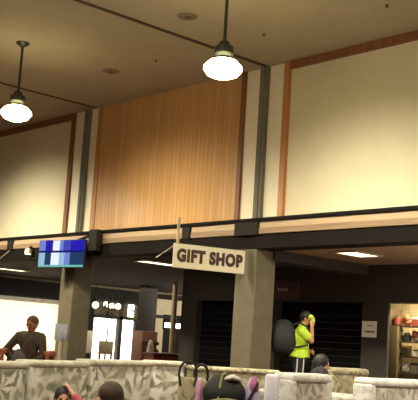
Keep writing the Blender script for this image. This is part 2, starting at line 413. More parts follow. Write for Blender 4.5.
# low ceiling light panels
def ceiling_light(px, py, lx, ly, label, z=2.68, rz=0):
    p = U(px, py, 2, z)
    t = thing('ceiling_light', label, 'ceiling light', (p.x, p.y, z), rz, 'light panels in the low ceiling')
    bm = NB()
    for a in ((-lx/2-.03, -lx/2, -ly/2-.03, ly/2+.03), (lx/2, lx/2+.03, -ly/2-.03, ly/2+.03), (-lx/2, lx/2, -ly/2-.03, -ly/2), (-lx/2, lx/2, ly/2, ly/2+.03)):
        box(bm, *a, -.03, 0)
    mk('light_frame', bm, M_lowceil, t, smooth=False)
    mk('diffuser', box(NB(), -lx/2, lx/2, -ly/2, ly/2, -.02, -.005), M_tube, t, smooth=False)
    lamp_light('panel_glow', (p.x, p.y, z-.06), 9, 'AREA', (1, .9, .7), size=(lx, ly), rot=(0, 0, 0))
    return p
ceiling_light(358, 253.2, .42, .66, 'bright rectangular light panel in the low ceiling right of the hanging sign', rz=0)
ceiling_light(158, 262.3, .35, .95, 'bright narrow light panel in the low ceiling left of the hanging sign')
ceiling_light(12, 269, .35, .8, 'pale narrow light panel in the low ceiling at the far left')

pz = U(28, 254, 1, D-.22)
t = thing('spotlight', 'small white spotlight under the ledge left of the television', 'spotlight', (pz.x, D-.22, pz.z))
mk('lamp_head', lathe(NB(), [(.05, .0), (.075, .0), (.08, .07), (.05, .12), (.02, .13)], 16), M_white, t)
mk('lens', lathe(NB(), [(.01, -.012), (.06, -.008), (.066, .004)], 16), M_tube, t)
mk('arm', tube(NB(), [(0, 0, .12), (0, .07, .17), (0, .14, .17)], .018, 8), M_darkbeam, t)
# ------------------------------------------------------------------ ledge brackets
M_brk = mat('bracket_steel', '24211a', .7, .1, 8, spec=.2)
def bracket(px, label, w=.16):
    c = U(px, 240, 1, D-.14)
    t = thing('ledge_bracket', label, 'bracket', (c.x, D-.135, 2.89), 0, 'steel brackets on the ledge')
    mk('plate', box(NB(), -w/2, w/2, -.03, .05, -.02, .2, bev=.008, seg=1), M_brk, t)
    return t
bracket(11, 'dark steel bracket on the ledge at the far left', .22)
bracket(186, 'dark steel bracket on the ledge above the hanging sign', .2)
bracket(246, 'wide dark steel bracket on the ledge below the right grey mullion', .55)
# pale diagonal braces under the first two brackets
M_brace = mat('pale_brace', 'a8987a', .5, .05, 8)
for (ax, ay, bx_, by_), lab in (((10, 250, -2, 263), 'thin pale diagonal rod under the ledge, far left'), ((174, 245, 160, 258), 'thin pale diagonal rod beside the left end of the hanging sign')):
    a = U(ax, ay, 1, D-.12); b = U(bx_, by_, 1, D-.02)
    a.y = b.y = D-.108
    tag(mk('brace_rod', tube(NB(), [(0, 0, 0), b-a], .012, 8), M_brace, None, a), lab, 'brace')

# ------------------------------------------------------------------ hanging sign
sd = Vector((.335, .942, 0)).normalized()            # direction of the sign's run
# right top end touches the front of the dark beam
pr = U(245, 251, 1, D-.16)
zt = pr.z
pl = U(174, 243, 2, zt)
L = (Vector((pl.x, pl.y, 0))-Vector((pr.x, pr.y, 0))).length
sd = (Vector((pr.x, pr.y, 0))-Vector((pl.x, pl.y, 0))).normalized()
mid = (pl+pr)/2
ang = math.atan2(sd.y, sd.x)
sh_ = .385
M_board = mat('sign_board', 'cfc6ac', .3, .04, 3)
M_letter = mat('sign_letter', '3a2016', .5, .05, 5)
t = thing('hanging_sign', 'cream hanging sign board lettered GIFT SHOP in dark brown', 'sign', (mid.x, mid.y, zt-sh_), ang)
mk('board', box(NB(), -L/2, L/2, -.02, .02, 0, sh_, bev=.004, seg=1), M_board, t)
text_mesh('lettering', 'GIFT SHOP', .262, M_letter, t, Matrix.Translation((0, -.024, sh_/2)) @ Matrix.Rotation(PI/2, 4, 'X') @ Matrix.Scale(L/1.56, 4, (1, 0, 0)), bold=.017, spacing=1.14)
# hanger: a pale post at the left end, a rod at the right, and an arm to the ledge
za = sh_+.07
mk('hanger_post', tube(NB(), [(-L/2+.06, 0, sh_-.01), (-L/2+.06, 0, sh_+.42)], .028, 8), M_brace, t)
mk('hanger_rod', tube(NB(), [(L/2-.1, 0, sh_-.01), (L/2-.1, 0, za)], .012, 8), M_brk, t)
mk('hanger_arm', tube(NB(), [(-L/2+.06, 0, za), (L/2+.02, 0, za)], .012, 8), M_brk, t)

# ------------------------------------------------------------------ television
tdx = Vector((.98, .19, 0)).normalized()
tc = U(60, 267, 1, 10.45); 
zb = tc.z
a = U(36, 267, 1, 10.45)
Lt = 1.27
t = thing('television', 'wide flat television with blue columns on screen, mounted under the ledge', 'television', tc, math.atan2(tdx.y, tdx.x))
Ht = .535
mk('casing', box(NB(), -Lt/2-.015, Lt/2+.015, .0, .06, -.015, Ht+.015, bev=.01), M_black, t)
def dark_base(m):
    m.node_tree.nodes['Principled BSDF'].inputs['Base Color'].default_value = (.004, .004, .006, 1)
    m.node_tree.nodes['Principled BSDF'].inputs['Specular IOR Level'].default_value = 0; return m
cols1 = [('b', .0, .14), ('d', .14, .29), ('w', .31, .46), ('b', .46, .54), ('m', .54, .70), ('d', .70, 1.)]
cols2 = [('c', .0, .14), ('t', .14, .28), ('w', .28, .46), ('c', .46, .58), ('b', .58, .70), ('t', .70, 1.)]
sm = [emis('screen_'+k, c, s) for k, c, s in (('b', '7f93e6', .8), ('d', '241cc0', .8), ('w', 'eef4ff', 1.), ('m', '4a52d0', .75), ('c', 'a5cdea', .85), ('t', '274a78', .6), ('l', '1b1a86', .6), ('e', '7fd0c8', .8))]
ix = {k: i for i, k in enumerate('bdwmctle')}
for m_ in sm: dark_base(m_)
bm = NB()
def cell(k, u0, u1, v0, v1):
    vs = [bm.verts.new((-Lt/2+Lt*u, -.004, Ht*v)) for u, v in ((u0, v0), (u1, v0), (u1, v1), (u0, v1))]
    f = bm.faces.new(vs); f.material_index = ix[k]
for k, a0, a1 in cols1: cell(k, a0, a1, .62, 1.)
cell('l', 0, 1, .54, .62)
for k, a0, a1 in cols2: cell(k, a0, a1, .08, .54)
cell('e', 0, 1, 0, .08)
mk('screen', bm, sm, t, smooth=False)
bm = NB(); 
tube(bm, [(.1, .05, Ht*.7), (.1, .3, Ht+.02), (.75, .42, Ht+.06)], .035, 8); 
tube(bm, [(.25, .08, Ht-.02), (.45, .25, Ht+.1), (.75, .42, Ht+.1)], .03, 8)
mk('mount_arm', bm, M_brk, t)
pm = U(97, 240, 1, D-.2)
tag(mk('mount_box', box(NB(), -.13, .13, -.08, .06, -.22, .2, bev=.02), M_brk, None, (pm.x, D-.235, pm.z)), 'dark steel mounting box on the ledge right of the television', 'mounting box')

# ------------------------------------------------------------------ wall signs
M_red = mat('red_sign', '45201a', .6, .08, 5)
p = U(284, 290, 1, Yb)
t = thing('wall_sign', 'dark red wall sign with one pale line of writing above the closed bay', 'sign', (p.x, Yb-.02, p.z-.18))
mk('sign_panel', box(NB(), -.42, .42, -.015, .02, 0, .36, bev=.005, seg=1), M_red, t)
bm = NB()
for x, w in ((-.14, .05), (-.08, .04), (-.03, .05), (.03, .045), (.085, .04)): box(bm, x, x+w, -.019, -.014, .16, .21)
mk('writing', bm, mat('pale_lettering', '9a8a80', .6), t, smooth=False)
p = U(369.5, 329.5, 1, Yb)
t = thing('notice', 'white paper notice on the dark pier beside the lit shop', 'notice', (p.x, Yb-.003, p.z-.14))
mk('sheet', box(NB(), -.165, .165, -.006, .006, 0, .29), mat('paper_white', 'd8d2c4', .7, .04, 5), t, smooth=False)
bm = NB(); box(bm, -.1, .12, -.009, -.005, .085, .115); box(bm, -.06, .09, -.009, -.005, .2, .215)
mk('print', bm, mat('print_grey', '5d5850', .7), t, smooth=False)

# poster stand beside column one
p = U(59, 358, 1, 10.2)
t = thing('poster_stand', 'grey poster on a slim stand against the left column', 'poster stand', (p.x, 10.2, 0), .6)
zc = U(59, 332, 1, 10.2).z
mk('poster', box(NB(), -.125, .125, -.015, .015, zc-.16, zc+.15, bev=.005), mat('poster_grey', '8d8b8a', .6, scale=9, col2='5f6470'), t)
mk('post', tube(NB(), [(0, .03, .02), (0, .03, zc)], .045, 10), mat('post_tan', '8d8064', .6), t)
mk('foot', lathe(NB(), [(.18, 0), (.18, .02), (.05, .04)]), M_black, t)

# ------------------------------------------------------------------ gift shop interior
sx0, sx1 = xf, xf+2.6
M_slat = wood_mat('cream_slats', 'd9c48e', 'e6d4a4', .6, board=.09)
sbox('wall_shop_back', M_slat, sx0-1.4, sx1+.3, 15.3, 15.45, 0, 2.7)
sbox('ceiling_shop', M_lowceil, sx0-1.4, sx1+.3, Yb+.3, 15.45, 2.45, 2.6)
sbox('wall_shop_left', M_dark, sx0-1.5, sx0-1.4, Yb+.3, 15.45, 0, 2.6)
lamp_light('shop_light', ((sx0+sx1)/2-.6, 14.5, 2.38), 130, 'AREA', (1, .86, .6), size=(1.6, .5), rot=(0, 0, 0))
pc = U(391.5, 340, 1, 14.6)
tag(mk('divider_board', box(NB(), -.17, .17, -.05, .05, 0, 1.62, bev=.01), wood_mat('olive_wood', '54482c', '62543a', .6), None, (pc.x, 14.6, 0)), 'olive brown upright panel just inside the shop opening', 'board')
# shelf unit
su = U(411, 340, 1, 14.75)
sw = 1.1
t = thing('shop_shelf', 'dark wooden shelf unit of goods inside the lit shop', 'shelf', (su.x+.14, 14.8, 0))
zs = [.45, .78, 1.07, 1.35, 1.64]
for z in zs: mk('shelf_board', box(NB(), -sw/2, sw/2, -.2, .2, z-.025, z), mat('shelf_wood', '5c4a34', .6, .1), t, smooth=False)
for x in (-sw/2, sw/2): mk('side_panel', box(NB(), x-.02, x+.02, -.2, .2, 0, 1.95), mat('shelf_wood', '5c4a34'), t, smooth=False)
goods = [('a8643a', 'orange'), ('d8cfc0', 'white'), ('2b2622', 'black'), ('4f7a74', 'teal'), ('8e4638', 'red'), ('9a9486', 'grey'), ('c2a05a', 'ochre'), ('56502e', 'olive')]
rown = ['lowest shelf', 'second shelf', 'middle shelf', 'fourth shelf', 'top shelf']
ordn = ['leftmost', 'second from the left', 'third from the left', 'fourth from the left', 'rightmost']
k = 0
for r, z in enumerate(zs):
    for c in range(5):
        col, cn = goods[(c*3+r*5+(c*r) % 3) % 8]
        x = su.x+.14-sw/2+.13+c*.21; h = .13+.09*((c*7+r*3) % 5)/4; w = .07+.02*((c+r) % 3)
        kind = (c+r) % 3
        nm = ('gift_box', 'souvenir_jar', 'plush_toy')[kind]
        lab = '%s %s on the %s of the shop shelf, %s' % (cn, ('gift box', 'souvenir jar', 'round plush toy')[kind], rown[r], ordn[c])
        tt = thing(nm, lab, ('box', 'jar', 'toy')[kind], (x, 14.72, z), 0, 'goods on the shop shelves')
        mm = mat('goods_'+cn, col, .5, .2, 20); m2 = mat('goods_'+goods[(k+3) % 8][1], goods[(k+3) % 8][0], .5, .2, 20)
        if kind == 0:
            mk('carton', box(NB(), -w, w, -.06, .06, 0, h, bev=.006, seg=1), mm, tt); mk('lid', box(NB(), -w-.005, w+.005, -.065, .065, h-.035, h+.004, bev=.004, seg=1), m2, tt)
        elif kind == 1:
            mk('jar_body', lathe(NB(), [(w*.8, 0), (w, .02), (w, h*.75), (w*.6, h*.85)], 14), mm, tt); mk('lid', lathe(NB(), [(w*.65, h*.84), (w*.65, h), (w*.5, h+.01)], 14), m2, tt)
        else:
            b = NB(); h *= .75; ball(b, (0, 0, h*.36), (w, .06, h*.36), 12); mk('toy_body', b, mm, tt)
            b = NB(); ball(b, (0, -.01, h*.82), w*.72, 12); ball(b, (-w*.55, 0, h*.82+w*.55), w*.25, 8); ball(b, (w*.55, 0, h*.82+w*.55), w*.25, 8); mk('toy_head', b, m2, tt)
        k += 1

# ------------------------------------------------------------------ sofas
FL1 = floral('floral_sage', 'e0ded4', '7c8068', 'b0ae9a', 'f2f0e8', 2.5)
FL2 = floral('floral_white_shade', 'c6c2b8', '8c8778', 'aaa596', 'dcd9d2', 3.6)  # armchair fabric with the shade of the face put into the colour
FL3 = floral('floral_beige', 'b0a688', '7c765a', '969072', 'c0b89e', 4.)
M_leg = wood_mat('sofa_leg_wood', '3a2418', '4a3020', .5)
def sofa(a, b, h, label, fab, group='upholstered sofas of the waiting lounge', n=2, cat='sofa', name='sofa', roll=None):
    """a, b: floor points below the back's top corners (left and right seen from the camera); the rear faces the camera"""
    a = Vector((a[0], a[1], 0)); b = Vector((b[0], b[1], 0)); w = (b-a).length; d = (b-a).normalized(); mid = (a+b)/2
    t = thing(name, label, cat, mid, math.atan2(d.y, d.x), group)      # local x along the back, +y away from the camera
    g = .012; aw = .17
    bp_ = mk('back_panel', box(NB(), -w/2+g, w/2-g, -.12, .10, .10, h-.05, bev=.03, seg=3), fab, t)
    mk('top_roll', box(NB(), -w/2+g*.5, w/2-g*.5, -.145, .13, h-(.105 if cat == 'armchair' else .075), h, bev=.05 if cat == 'armchair' else .036, seg=4), roll or fab, bp_)
    if cat == 'armchair' and roll:
        for s in (-1, 1): mk('side_roll', box(NB(), s*(w/2-.055)-.06, s*(w/2-.055)+.06, -.14, .12, .1, h-.06, bev=.035, seg=3), roll, bp_)  # pale edges: the lit border is put into the roll colour
    mk('base', box(NB(), -w/2+.02, w/2-.02, .08, .78, .12, .30, bev=.02), fab, t)
    bw = (w-2*aw)/n
    for i in range(n):
        x0 = -w/2+aw+i*bw
        mk('seat_cushion', box(NB(), x0+.01, x0+bw-.01, .14, .82, .30, .45, bev=.05, seg=3), fab, t)
    for s in (-1, 1):
        x = s*(w/2-aw/2)
        mk('arm', box(NB(), x-aw/2+.006, x+aw/2-.006, .08, .80, .28, .6, bev=.06, seg=3), fab, t)
    for sx in (-1, 1):
        for y in (-.05, .7):
            mk('leg', tube(NB(), [(sx*(w/2-.1), y, 0), (sx*(w/2-.1), y, .13)], [.025, .035], 8), M_leg, t)
    return t
def ztop(px, py, z): return U(px, py, 2, z)
FLR = floral('floral_roll', 'cac7b6', 'b2ae98', 'bcb8a4', 'd4d1c4')
M_roll_lit = floral('floral_white_lit', 'e6e6e4', 'c4c2ba', 'd0cec6', 'f0f0ee', 4.2)  # paler copy of the armchair fabric, light from above painted in
sofa((-8.5, 4.25, 0), ztop(21, 361, .755), .75, 'sage floral sofa cut off by the left edge of the frame', FL1, roll=FLR)
sofa(ztop(22.5, 361, .757), ztop(82, 360, .785), .772, 'sage floral sofa in front of the left column, second from the left', FL1, roll=FLR)
sofa(ztop(83, 360, .785), ztop(145, 360, .805), .796, 'sage floral sofa behind the brown-haired child', FL1, roll=FLR)
sofa(ztop(146, 360, .806), ztop(181, 361, .815), .81, 'narrow sage floral sofa left of the dark-rimmed chairs', FL1, n=1, roll=FLR)
sofa(at_depth(188, 363.5, 12.5), at_depth(278, 367, 12.9), .77, 'tan floral sofa at the foot of the right column, behind the black bag', FL3)
# right-hand group
sofa(at_depth(281, 374, 9.8), at_depth(323, 375, 10.4), .815, 'white floral armchair in front of the person in neon', FL2, n=1, cat='armchair', name='armchair', roll=M_roll_lit, group='upholstered armchairs of the waiting lounge')
sofa(at_depth(326, 367, 12.9), at_depth(363, 369, 13.4), .855, 'beige floral armchair between the two white armchairs, against the dark bay', FL3, n=1, cat='armchair', name='armchair', group='upholstered armchairs of the waiting lounge')
sofa(at_depth(361, 377, 10.5), at_depth(436, 380, 11.4), .80, 'large white floral armchair cut off by the right edge of the frame', FL2, n=1, cat='armchair', name='armchair', roll=M_roll_lit, group='upholstered armchairs of the waiting lounge')

# ------------------------------------------------------------------ bags and cloths in the foreground
CAMANG = math.atan2(rt.y, rt.x)
M_blackcloth = mat('black_nylon', '0d0e11', .65, .25, 25, .2)
def bean(bm, w, d, h, pinch=.2, c=(0, 0, 0)):
    r = bmesh.ops.create_uvsphere(bm, u_segments=28, v_segments=18, radius=1)
    for v in r['verts']:
        x, y, z = v.co
        sq = lambda q, e: math.copysign(abs(q)**e, q)
        zz = sq(z, .7); k = 1-pinch*max(0, zz)
        v.co = Vector((sq(x, .75)*w/2*k, sq(y, .75)*d/2*k, (zz+1)*h/2))+Vector(c)
    return bm
# a low coffee table carries the bags (below the frame)
dp = 8.6
c = at_depth(224, 399, dp)
table_z = c.z-.10
tb = thing('coffee_table', 'low maroon table under the black bag at the bottom edge', 'table', (c.x, c.y, 0), CAMANG)
mk('tabletop', box(NB(), -.42, .72, -.32, .32, table_z-.04, table_z, bev=.01), mat('maroon_wood', '3a1614', .4, .15, 6), tb)
for x in (-.37, .67):
    for y in (-.27, .27): mk('leg', box(NB(), x-.03, x+.03, y-.03, y+.03, 0, table_z-.04), mat('maroon_wood', '3a1614'), tb)
htop = at_depth(224, 373, dp).z-table_z
t = thing('duffel_bag', 'black rounded bag with a white flap on top', 'bag', (c.x, c.y, table_z), CAMANG)
mk('bag_body', bean(NB(), .40, .34, htop, .35), M_blackcloth, t)
fl = bmesh.new(); r = bmesh.ops.create_uvsphere(fl, u_segments=20, v_segments=12, radius=1)
for v in r['verts']: v.co = Vector((v.co.x*.085+.065, v.co.y*.10-.07, v.co.z*.03+htop-.035-abs(v.co.x)*.02))
mk('flap', fl, mat('grey_white_cloth', 'bdb8b4', .7, .1, 10), t)
mk('piping', tube(NB(), [(-.16+.36*k/10, -.155-.012*math.sin(PI*k/10), .07+.035*math.sin(PI*k/10)) for k in range(11)], .012, 8), mat('tan_trim', '8f8468', .7), t)
mk('strap', tube(NB(), [(-.06, -.16, .1), (-.045, -.14, htop*.7), (-.03, -.1, htop-.02), (0, 0, htop+.005)], .011, 8), mat('olive_strap', '8a8652', .7), t)

def cloth(name, label, cat, px, py, dep, w, h, m, lean=.0, parts=None, z0=None, d=.1):
    c = at_depth(px, py, dep); z0 = z0 if z0 is not None else table_z
    t = thing(name, label, cat, (c.x, c.y, z0), CAMANG)
    return t, c
# tan tote bag with two dark loop handles, left of the black bag
ct = at_depth(193, 399, dp+.25)
t = thing('tote_bag', 'tan tote bag with two dark loop handles left of the black bag', 'bag', (ct.x, ct.y, table_z), CAMANG)
zb0 = at_depth(193, 378, dp+.25).z-table_z
bm = NB(); box(bm, -.15, .13, -.06, .06, 0, zb0, bev=.04, seg=4)
for v in bm.verts: v.co += noise.noise_vector(v.co*9+Vector((3, 1, 2)))*.012*min(1, v.co.z*12)
mk('bag_body', bm, FL3, t)
def loop(x0, x1, yy, zt2, r):
    n = 16; pts = [(x0+(x1-x0)*.12, yy, zb0-.08)]
    for k in range(n+1):
        th = PI*k/n; c_ = (x0+x1)/2; pts.append((c_-math.cos(th)*(x1-x0)/2, yy, zb0+.02+(zt2-zb0-.02)*math.sin(th)**.7))
    pts.append((x1-(x1-x0)*.12, yy, zb0-.08))
    mk('handle', tube(NB(), pts, r, 8), M_blackcloth, t)
zl = at_depth(190, 361.5, dp+.25).z-table_z
loop(-.145, .02, -.055, zl, .0105); loop(.0, .125, .04, zl-.025, .014)
# pink drink bottle left of the bag
c2 = at_depth(199.5, 384, dp)
t = thing('water_bottle', 'small pink bottle with a white cap left of the black bag', 'bottle', (c2.x, c2.y, table_z), CAMANG)
hb = at_depth(199.5, 379, dp).z-table_z
mk('bottle_body', lathe(NB(), [(.024, 0), (.028, .01), (.028, hb*.6), (.025, hb*.85), (.015, hb*.95)], 16), mat('pink_plastic', 'd090bc', .4, .1, 10), t)
mk('cap', lathe(NB(), [(.019, hb*.93), (.019, hb), (.01, hb+.012)], 12), mat('pinkish_white', 'd8c2d2', .4), t)
# rolled pink and lavender jacket right of the bag
c3 = at_depth(252, 390, dp)
t = thing('jacket', 'crumpled pink and lavender jacket right of the black bag', 'jacket', (c3.x, c3.y, table_z), CAMANG)
hj = at_depth(253, 377, dp).z-table_z
bm = bean(NB(), .15, .2, hj, .55)
for v in bm.verts: v.co += noise.noise_vector(v.co*14)*.012*min(1, v.co.z*20)
mk('jacket_body', bm, mat('lavender_cloth', 'a99cc0', .8, scale=9, col2='c6b6d8'), t)
bm = NB(); bean(bm, .095, .15, hj*.5, .5, (.015, -.03, hj*.52)); mk('collar', bm, mat('pink_cloth', 'a2608e', .8, .2, 15), t)
mk('strap', tube(NB(), [(.045, -.09, hj*.85), (.0, -.115, hj*.55), (-.06, -.12, hj*.2)], .012, 8), M_blackcloth, t)
# pale pillow standing by the white armchair
c4 = at_depth(272, 399, dp+.2)
t = thing('pillow', 'pale lavender white pillow leaning beside the white armchair', 'pillow', (c4.x, c4.y, table_z), CAMANG)
hp = at_depth(272, 374, dp+.2).z-table_z
bm = NB(); box(bm, -.075, .06, -.05, .05, 0, hp, bev=.035, seg=4)
mk('pillow_body', bm, mat('lavender_white', 'e6e6f6', .8, .05, 12), t)

# ------------------------------------------------------------------ people
def cap(bm, a, b, ra, rb, seg=10):
    a, b = Vector(a), Vector(b)
    for p, r in ((a, ra), (b, rb)): ball(bm, p, r, seg)
    if (b-a).length > 1e-4: tube(bm, [a, b], [ra, rb], seg)
def remesh(name, bm, m, parent, voxel=.009, smooth=3):
    o = mk(name, bm, m, parent)
    md = o.modifiers.new('r', 'REMESH'); md.mode = 'VOXEL'; md.voxel_size = voxel
    s = o.modifiers.new('s', 'SMOOTH'); s.iterations = smooth; s.factor = .5
    bpy.context.view_layer.update()
    me = bpy.data.meshes.new_from_object(o.evaluated_get(bpy.context.evaluated_depsgraph_get()))
    o.modifiers.clear(); old = o.data; o.data = me; bpy.data.meshes.remove(old)
    for p in me.polygons: p.use_smooth = True
    return o
def chain(bm, pts, rads):
    for i in range(len(pts)-1): cap(bm, pts[i], pts[i+1], rads[i], rads[i+1])
def hand(bm, wrist, direc, palm_n, s=1., curl=.35):
    """palm plus five separate fingers; direc = finger direction, palm_n = the way the palm faces"""
    w = Vector(wrist); d = Vector(direc).normalized(); n = Vector(palm_n); n = (n-d*n.dot(d)).normalized(); side = d.cross(n)
    for k in (-1, 0, 1): cap(bm, w+side*k*.014*s, w+d*.085*s+side*k*.024*s, .016*s, .014*s, 8)
    for k, ln in zip((-1.5, -.5, .5, 1.5), (.066, .078, .074, .058)):
        p = w+d*.088*s+side*k*.0195*s; dd = d.copy()
        for seg_i, fr in enumerate((.45, .32, .23)):
            dd = (dd+n*curl).normalized(); q = p+dd*ln*fr*s; cap(bm, p, q, (.0085-.0008*seg_i)*s, (.008-.0008*seg_i)*s, 8); p = q
    p = w+d*.03*s-side*.03*s
    q = p+(d*.6-side*.75+n*.3).normalized()*.04*s; r = q+(d*.9-side*.2+n*.35).normalized()*.032*s
    cap(bm, w+d*.02*s-side*.015*s, p, .015*s, .012*s, 8); cap(bm, p, q, .012*s, .0095*s, 8); cap(bm, q, r, .0095*s, .008*s, 8)
def head(bm, c, face, s=1., upv=(0, 0, 1)):
    """skull, jaw, nose, ears; face = direction looked at"""
    f = Vector(face).normalized(); u = Vector(upv); u = (u-f*u.dot(f)).normalized(); r = f.cross(u); c = Vector(c)
    M = Matrix((r, f, u)).transposed()
    ball(bm, c, (.074*s, .095*s, .10*s), 18, M); ball(bm, c+f*.025*s-u*.06*s, (.055*s, .062*s, .06*s), 16, M)
    cap(bm, c+f*.092*s+u*.005*s, c+f*.112*s-u*.03*s, .010*s, .015*s, 8)
    for k in (-1, 1):
        ball(bm, c+r*k*.076*s-u*.01*s, (.012*s, .022*s, .032*s), 10, M)
    cap(bm, c+f*.088*s-u*.065*s-r*.02*s, c+f*.088*s-u*.065*s+r*.02*s, .008*s, .008*s, 8)
    return f, u, r
def face_bits(c, fur, s, parent):
    f, u, r = fur; c = Vector(c)
    for k in (-1, 1):
        bm = NB(); ball(bm, c+f*.086*s+r*k*.032*s+u*.012*s, .012*s, 10); mk('eye', bm, mat('eye_dark', '221a16', .2), parent)
    bm = NB(); cap(bm, c+f*.096*s-u*.065*s-r*.018*s, c+f*.096*s-u*.065*s+r*.018*s, .0045*s, .0045*s, 8)
    mk('mouth', bm, mat('lip', '8a4a40', .5), parent)
def hair(c, fur, s, parent, m, long=0., vol=1.):
    f, u, r = fur; c = Vector(c); M = Matrix((r, f, u)).transposed(); bm = NB()
    ball(bm, c-f*.02*s+u*.022*s, (.086*s*vol, .098*s*vol, .098*s*vol), 18, M)
    if long:
        cap(bm, c-f*.05*s, c-f*.06*s-u*long*s, .075*s*vol, .05*s*vol, 12)
        for k in (-1, 1): cap(bm, c+r*k*.06*s-f*.02*s, c+r*k*.07*s-f*.02*s-u*long*.8*s, .035*s*vol, .025*s*vol, 10)
    return remesh('hair', bm, m, parent, .009, 2)
M_skin = mat('skin', 'b98562', .55, .06, 20); M_skin2 = mat('skin_pale', 'c79880', .55, .06, 20)
M_hair = mat('hair_dark', '17110e', .6, .3, 40, .3, stretch=(1, 1, .2)); M_hair2 = mat('hair_brown', '35211a', .6, .3, 40, .3, stretch=(1, 1, .2))

# --- standing person in the neon shirt, in profile facing right, wiping the face
ps = U(300, 355, 1, 11.95)
t = thing('person', 'standing person in neon yellow-green shirt and black striped trousers, one hand at the face', 'person', (ps.x, 11.95, 0), CAMANG)
# local: +x to the right of the photo (facing), -y toward the camera
B = NB()
hip, chest, neck, hd = Vector((-.02, 0, .95)), Vector((.0, 0, 1.32)), Vector((.035, 0, 1.47)), Vector((.075, 0, 1.60))
ball(B, hip, (.13, .16, .12), 16); cap(B, hip, (0, 0, 1.12), .12, .115); 
ball(B, (.0, 0, 1.27), (.125, .17, .16), 16)
for s in (-1, 1): cap(B, (0, s*.1, 1.36), (-.0, s*.17, 1.38), .07, .062)
cap(B, (0, 0, 1.4), neck, .06, .052); cap(B, neck, hd-Vector((.02, 0, .06)), .05, .05)
FUR = head(B, hd, (1, -.25, -.35))
for s in (-1, 1):
    chain(B, [(-.02, s*.09, .9), (0.0+.03*s, s*.1, .5), (-.03+.04*s, s*.1, .1)], [.088, .058, .04])
    cap(B, (-.03+.04*s, s*.1, .06), (.13+.04*s, s*.11, .035), .042, .03)
# near arm raised: elbow forward, forearm up to the face
n_el = Vector((.16, -.19, 1.22)); n_wr = Vector((.165, -.12, 1.46))
chain(B, [(0, -.175, 1.38), n_el, n_wr], [.055, .043, .03]); hand(B, n_wr, (-.1, .35, 1), (-.4, .9, 0), 1., .4)
# far arm hangs in front, bent at the belly
f_el = Vector((.06, .21, 1.12)); f_wr = Vector((.19, .02, 1.04))
chain(B, [(0, .175, 1.38), f_el, f_wr], [.055, .043, .03]); hand(B, f_wr, (.25, -.75, -.1), (-1, -.2, 0), 1., .45)
body = remesh('body', B, M_skin, t)
face_bits(hd, FUR, 1, t); hair(hd, FUR, 1, t, M_hair, 0, 1.04)
NE = mat('neon_shirt', 'b4d636', .7, .12, 9, .1)
S_ = NB()
ball(S_, (-.01, 0, 1.02), (.165, .19, .10), 16); cap(S_, (-.0, 0, 1.0), (0, 0, 1.18), .145, .145); ball(S_, (.0, 0, 1.27), (.15, .195, .18), 16)
for s in (-1, 1): cap(S_, (0, s*.08, 1.37), (0, s*.17, 1.38), .085, .085)
cap(S_, (0, -.175, 1.38), (.09, -.185, 1.29), .082, .074); cap(S_, (0, .175, 1.38), (.035, .2, 1.22), .082, .072)
cap(S_, (0, 0, 1.42), (.03, 0, 1.47), .075, .065)
for k in range(36):
    a = 2*PI*k/36; cap(S_, (-.01+.145*math.cos(a), .17*math.sin(a), 1.02), (-.01+.165*math.cos(a), .19*math.sin(a), .95-.012*math.sin(a*3)), .02, .014, 8)
remesh('shirt', S_, NE, t, .011, 3)
# neon cloth held to the face
W = NB(); ball(W, (.175, -.05, 1.565), (.045, .06, .075), 14); ball(W, (.14, -.09, 1.62), (.05, .04, .045), 12)
remesh('face_cloth', W, mat('neon_cloth', 'c2cf4a', .7, .12, 9, .1), t, .01, 3)
T_ = NB()
ball(T_, (-.02, 0, .93), (.145, .175, .12), 16)
for s in (-1, 1): chain(T_, [(-.02, s*.085, .88), (.03*s, s*.1, .5), (-.03+.04*s, s*.1, .1)], [.105, .078, .065])
tr = remesh('trousers', T_, mat('black_track_pants', '16161a', .7, .15, 12), t, .011, 3)
bm = NB()
for x0, x1 in ((-.055, -.03), (.055, .08)):
    pts = [((-.02+q)*1, -.19+.012*abs(z-.7), z) for q, z in ()]
for x in (-.05, .055):
    tube(bm, [(x-.01, -.186, .92), (x-.01, -.192, .82), (x-.02, -.186, .66), (x-.03, -.18, .5), (x-.045, -.172, .3), (x-.05, -.168, .12)], .011, 8)
mk('stripes', bm, mat('stripe_white', 'c8c6c0', .7), tr)
bm = NB()
for s in (-1, 1): cap(bm, (-.05+.04*s, s*.1, .05), (.13+.04*s, s*.11, .04), .05, .04)
remesh('shoes', bm, mat('shoe_grey', '4a4a48', .6), t, .011, 2)
# backpack on the back (carried thing: stays its own)
bp = thing('backpack', 'bulky dark grey backpack on the back of the person in neon', 'backpack', (ps.x, 11.95, .98), CAMANG)
K = NB(); bean(K, .47, .42, .6, .3, (-.30, 0, -.02))
mk('pack_body', K, mat('pack_grey', '1a1c20', .7, .2, 18, .2), bp)
K = NB(); box(K, -.585, -.49, -.14, .14, .06, .34, bev=.045, seg=4); mk('front_pocket', K, mat('pack_dark', '131518', .7, .2, 18), bp)
for s in (-1, 1):
    mk('strap', tube(NB(), [(-.18, s*.12, .48), (-.04, s*.12, .53), (.1, s*.125, .47), (.157, s*.125, .32), (.09, s*.19, .17), (-.19, s*.18, .1)], .016, 8), mat('pack_dark', '1b1d21'), bp)

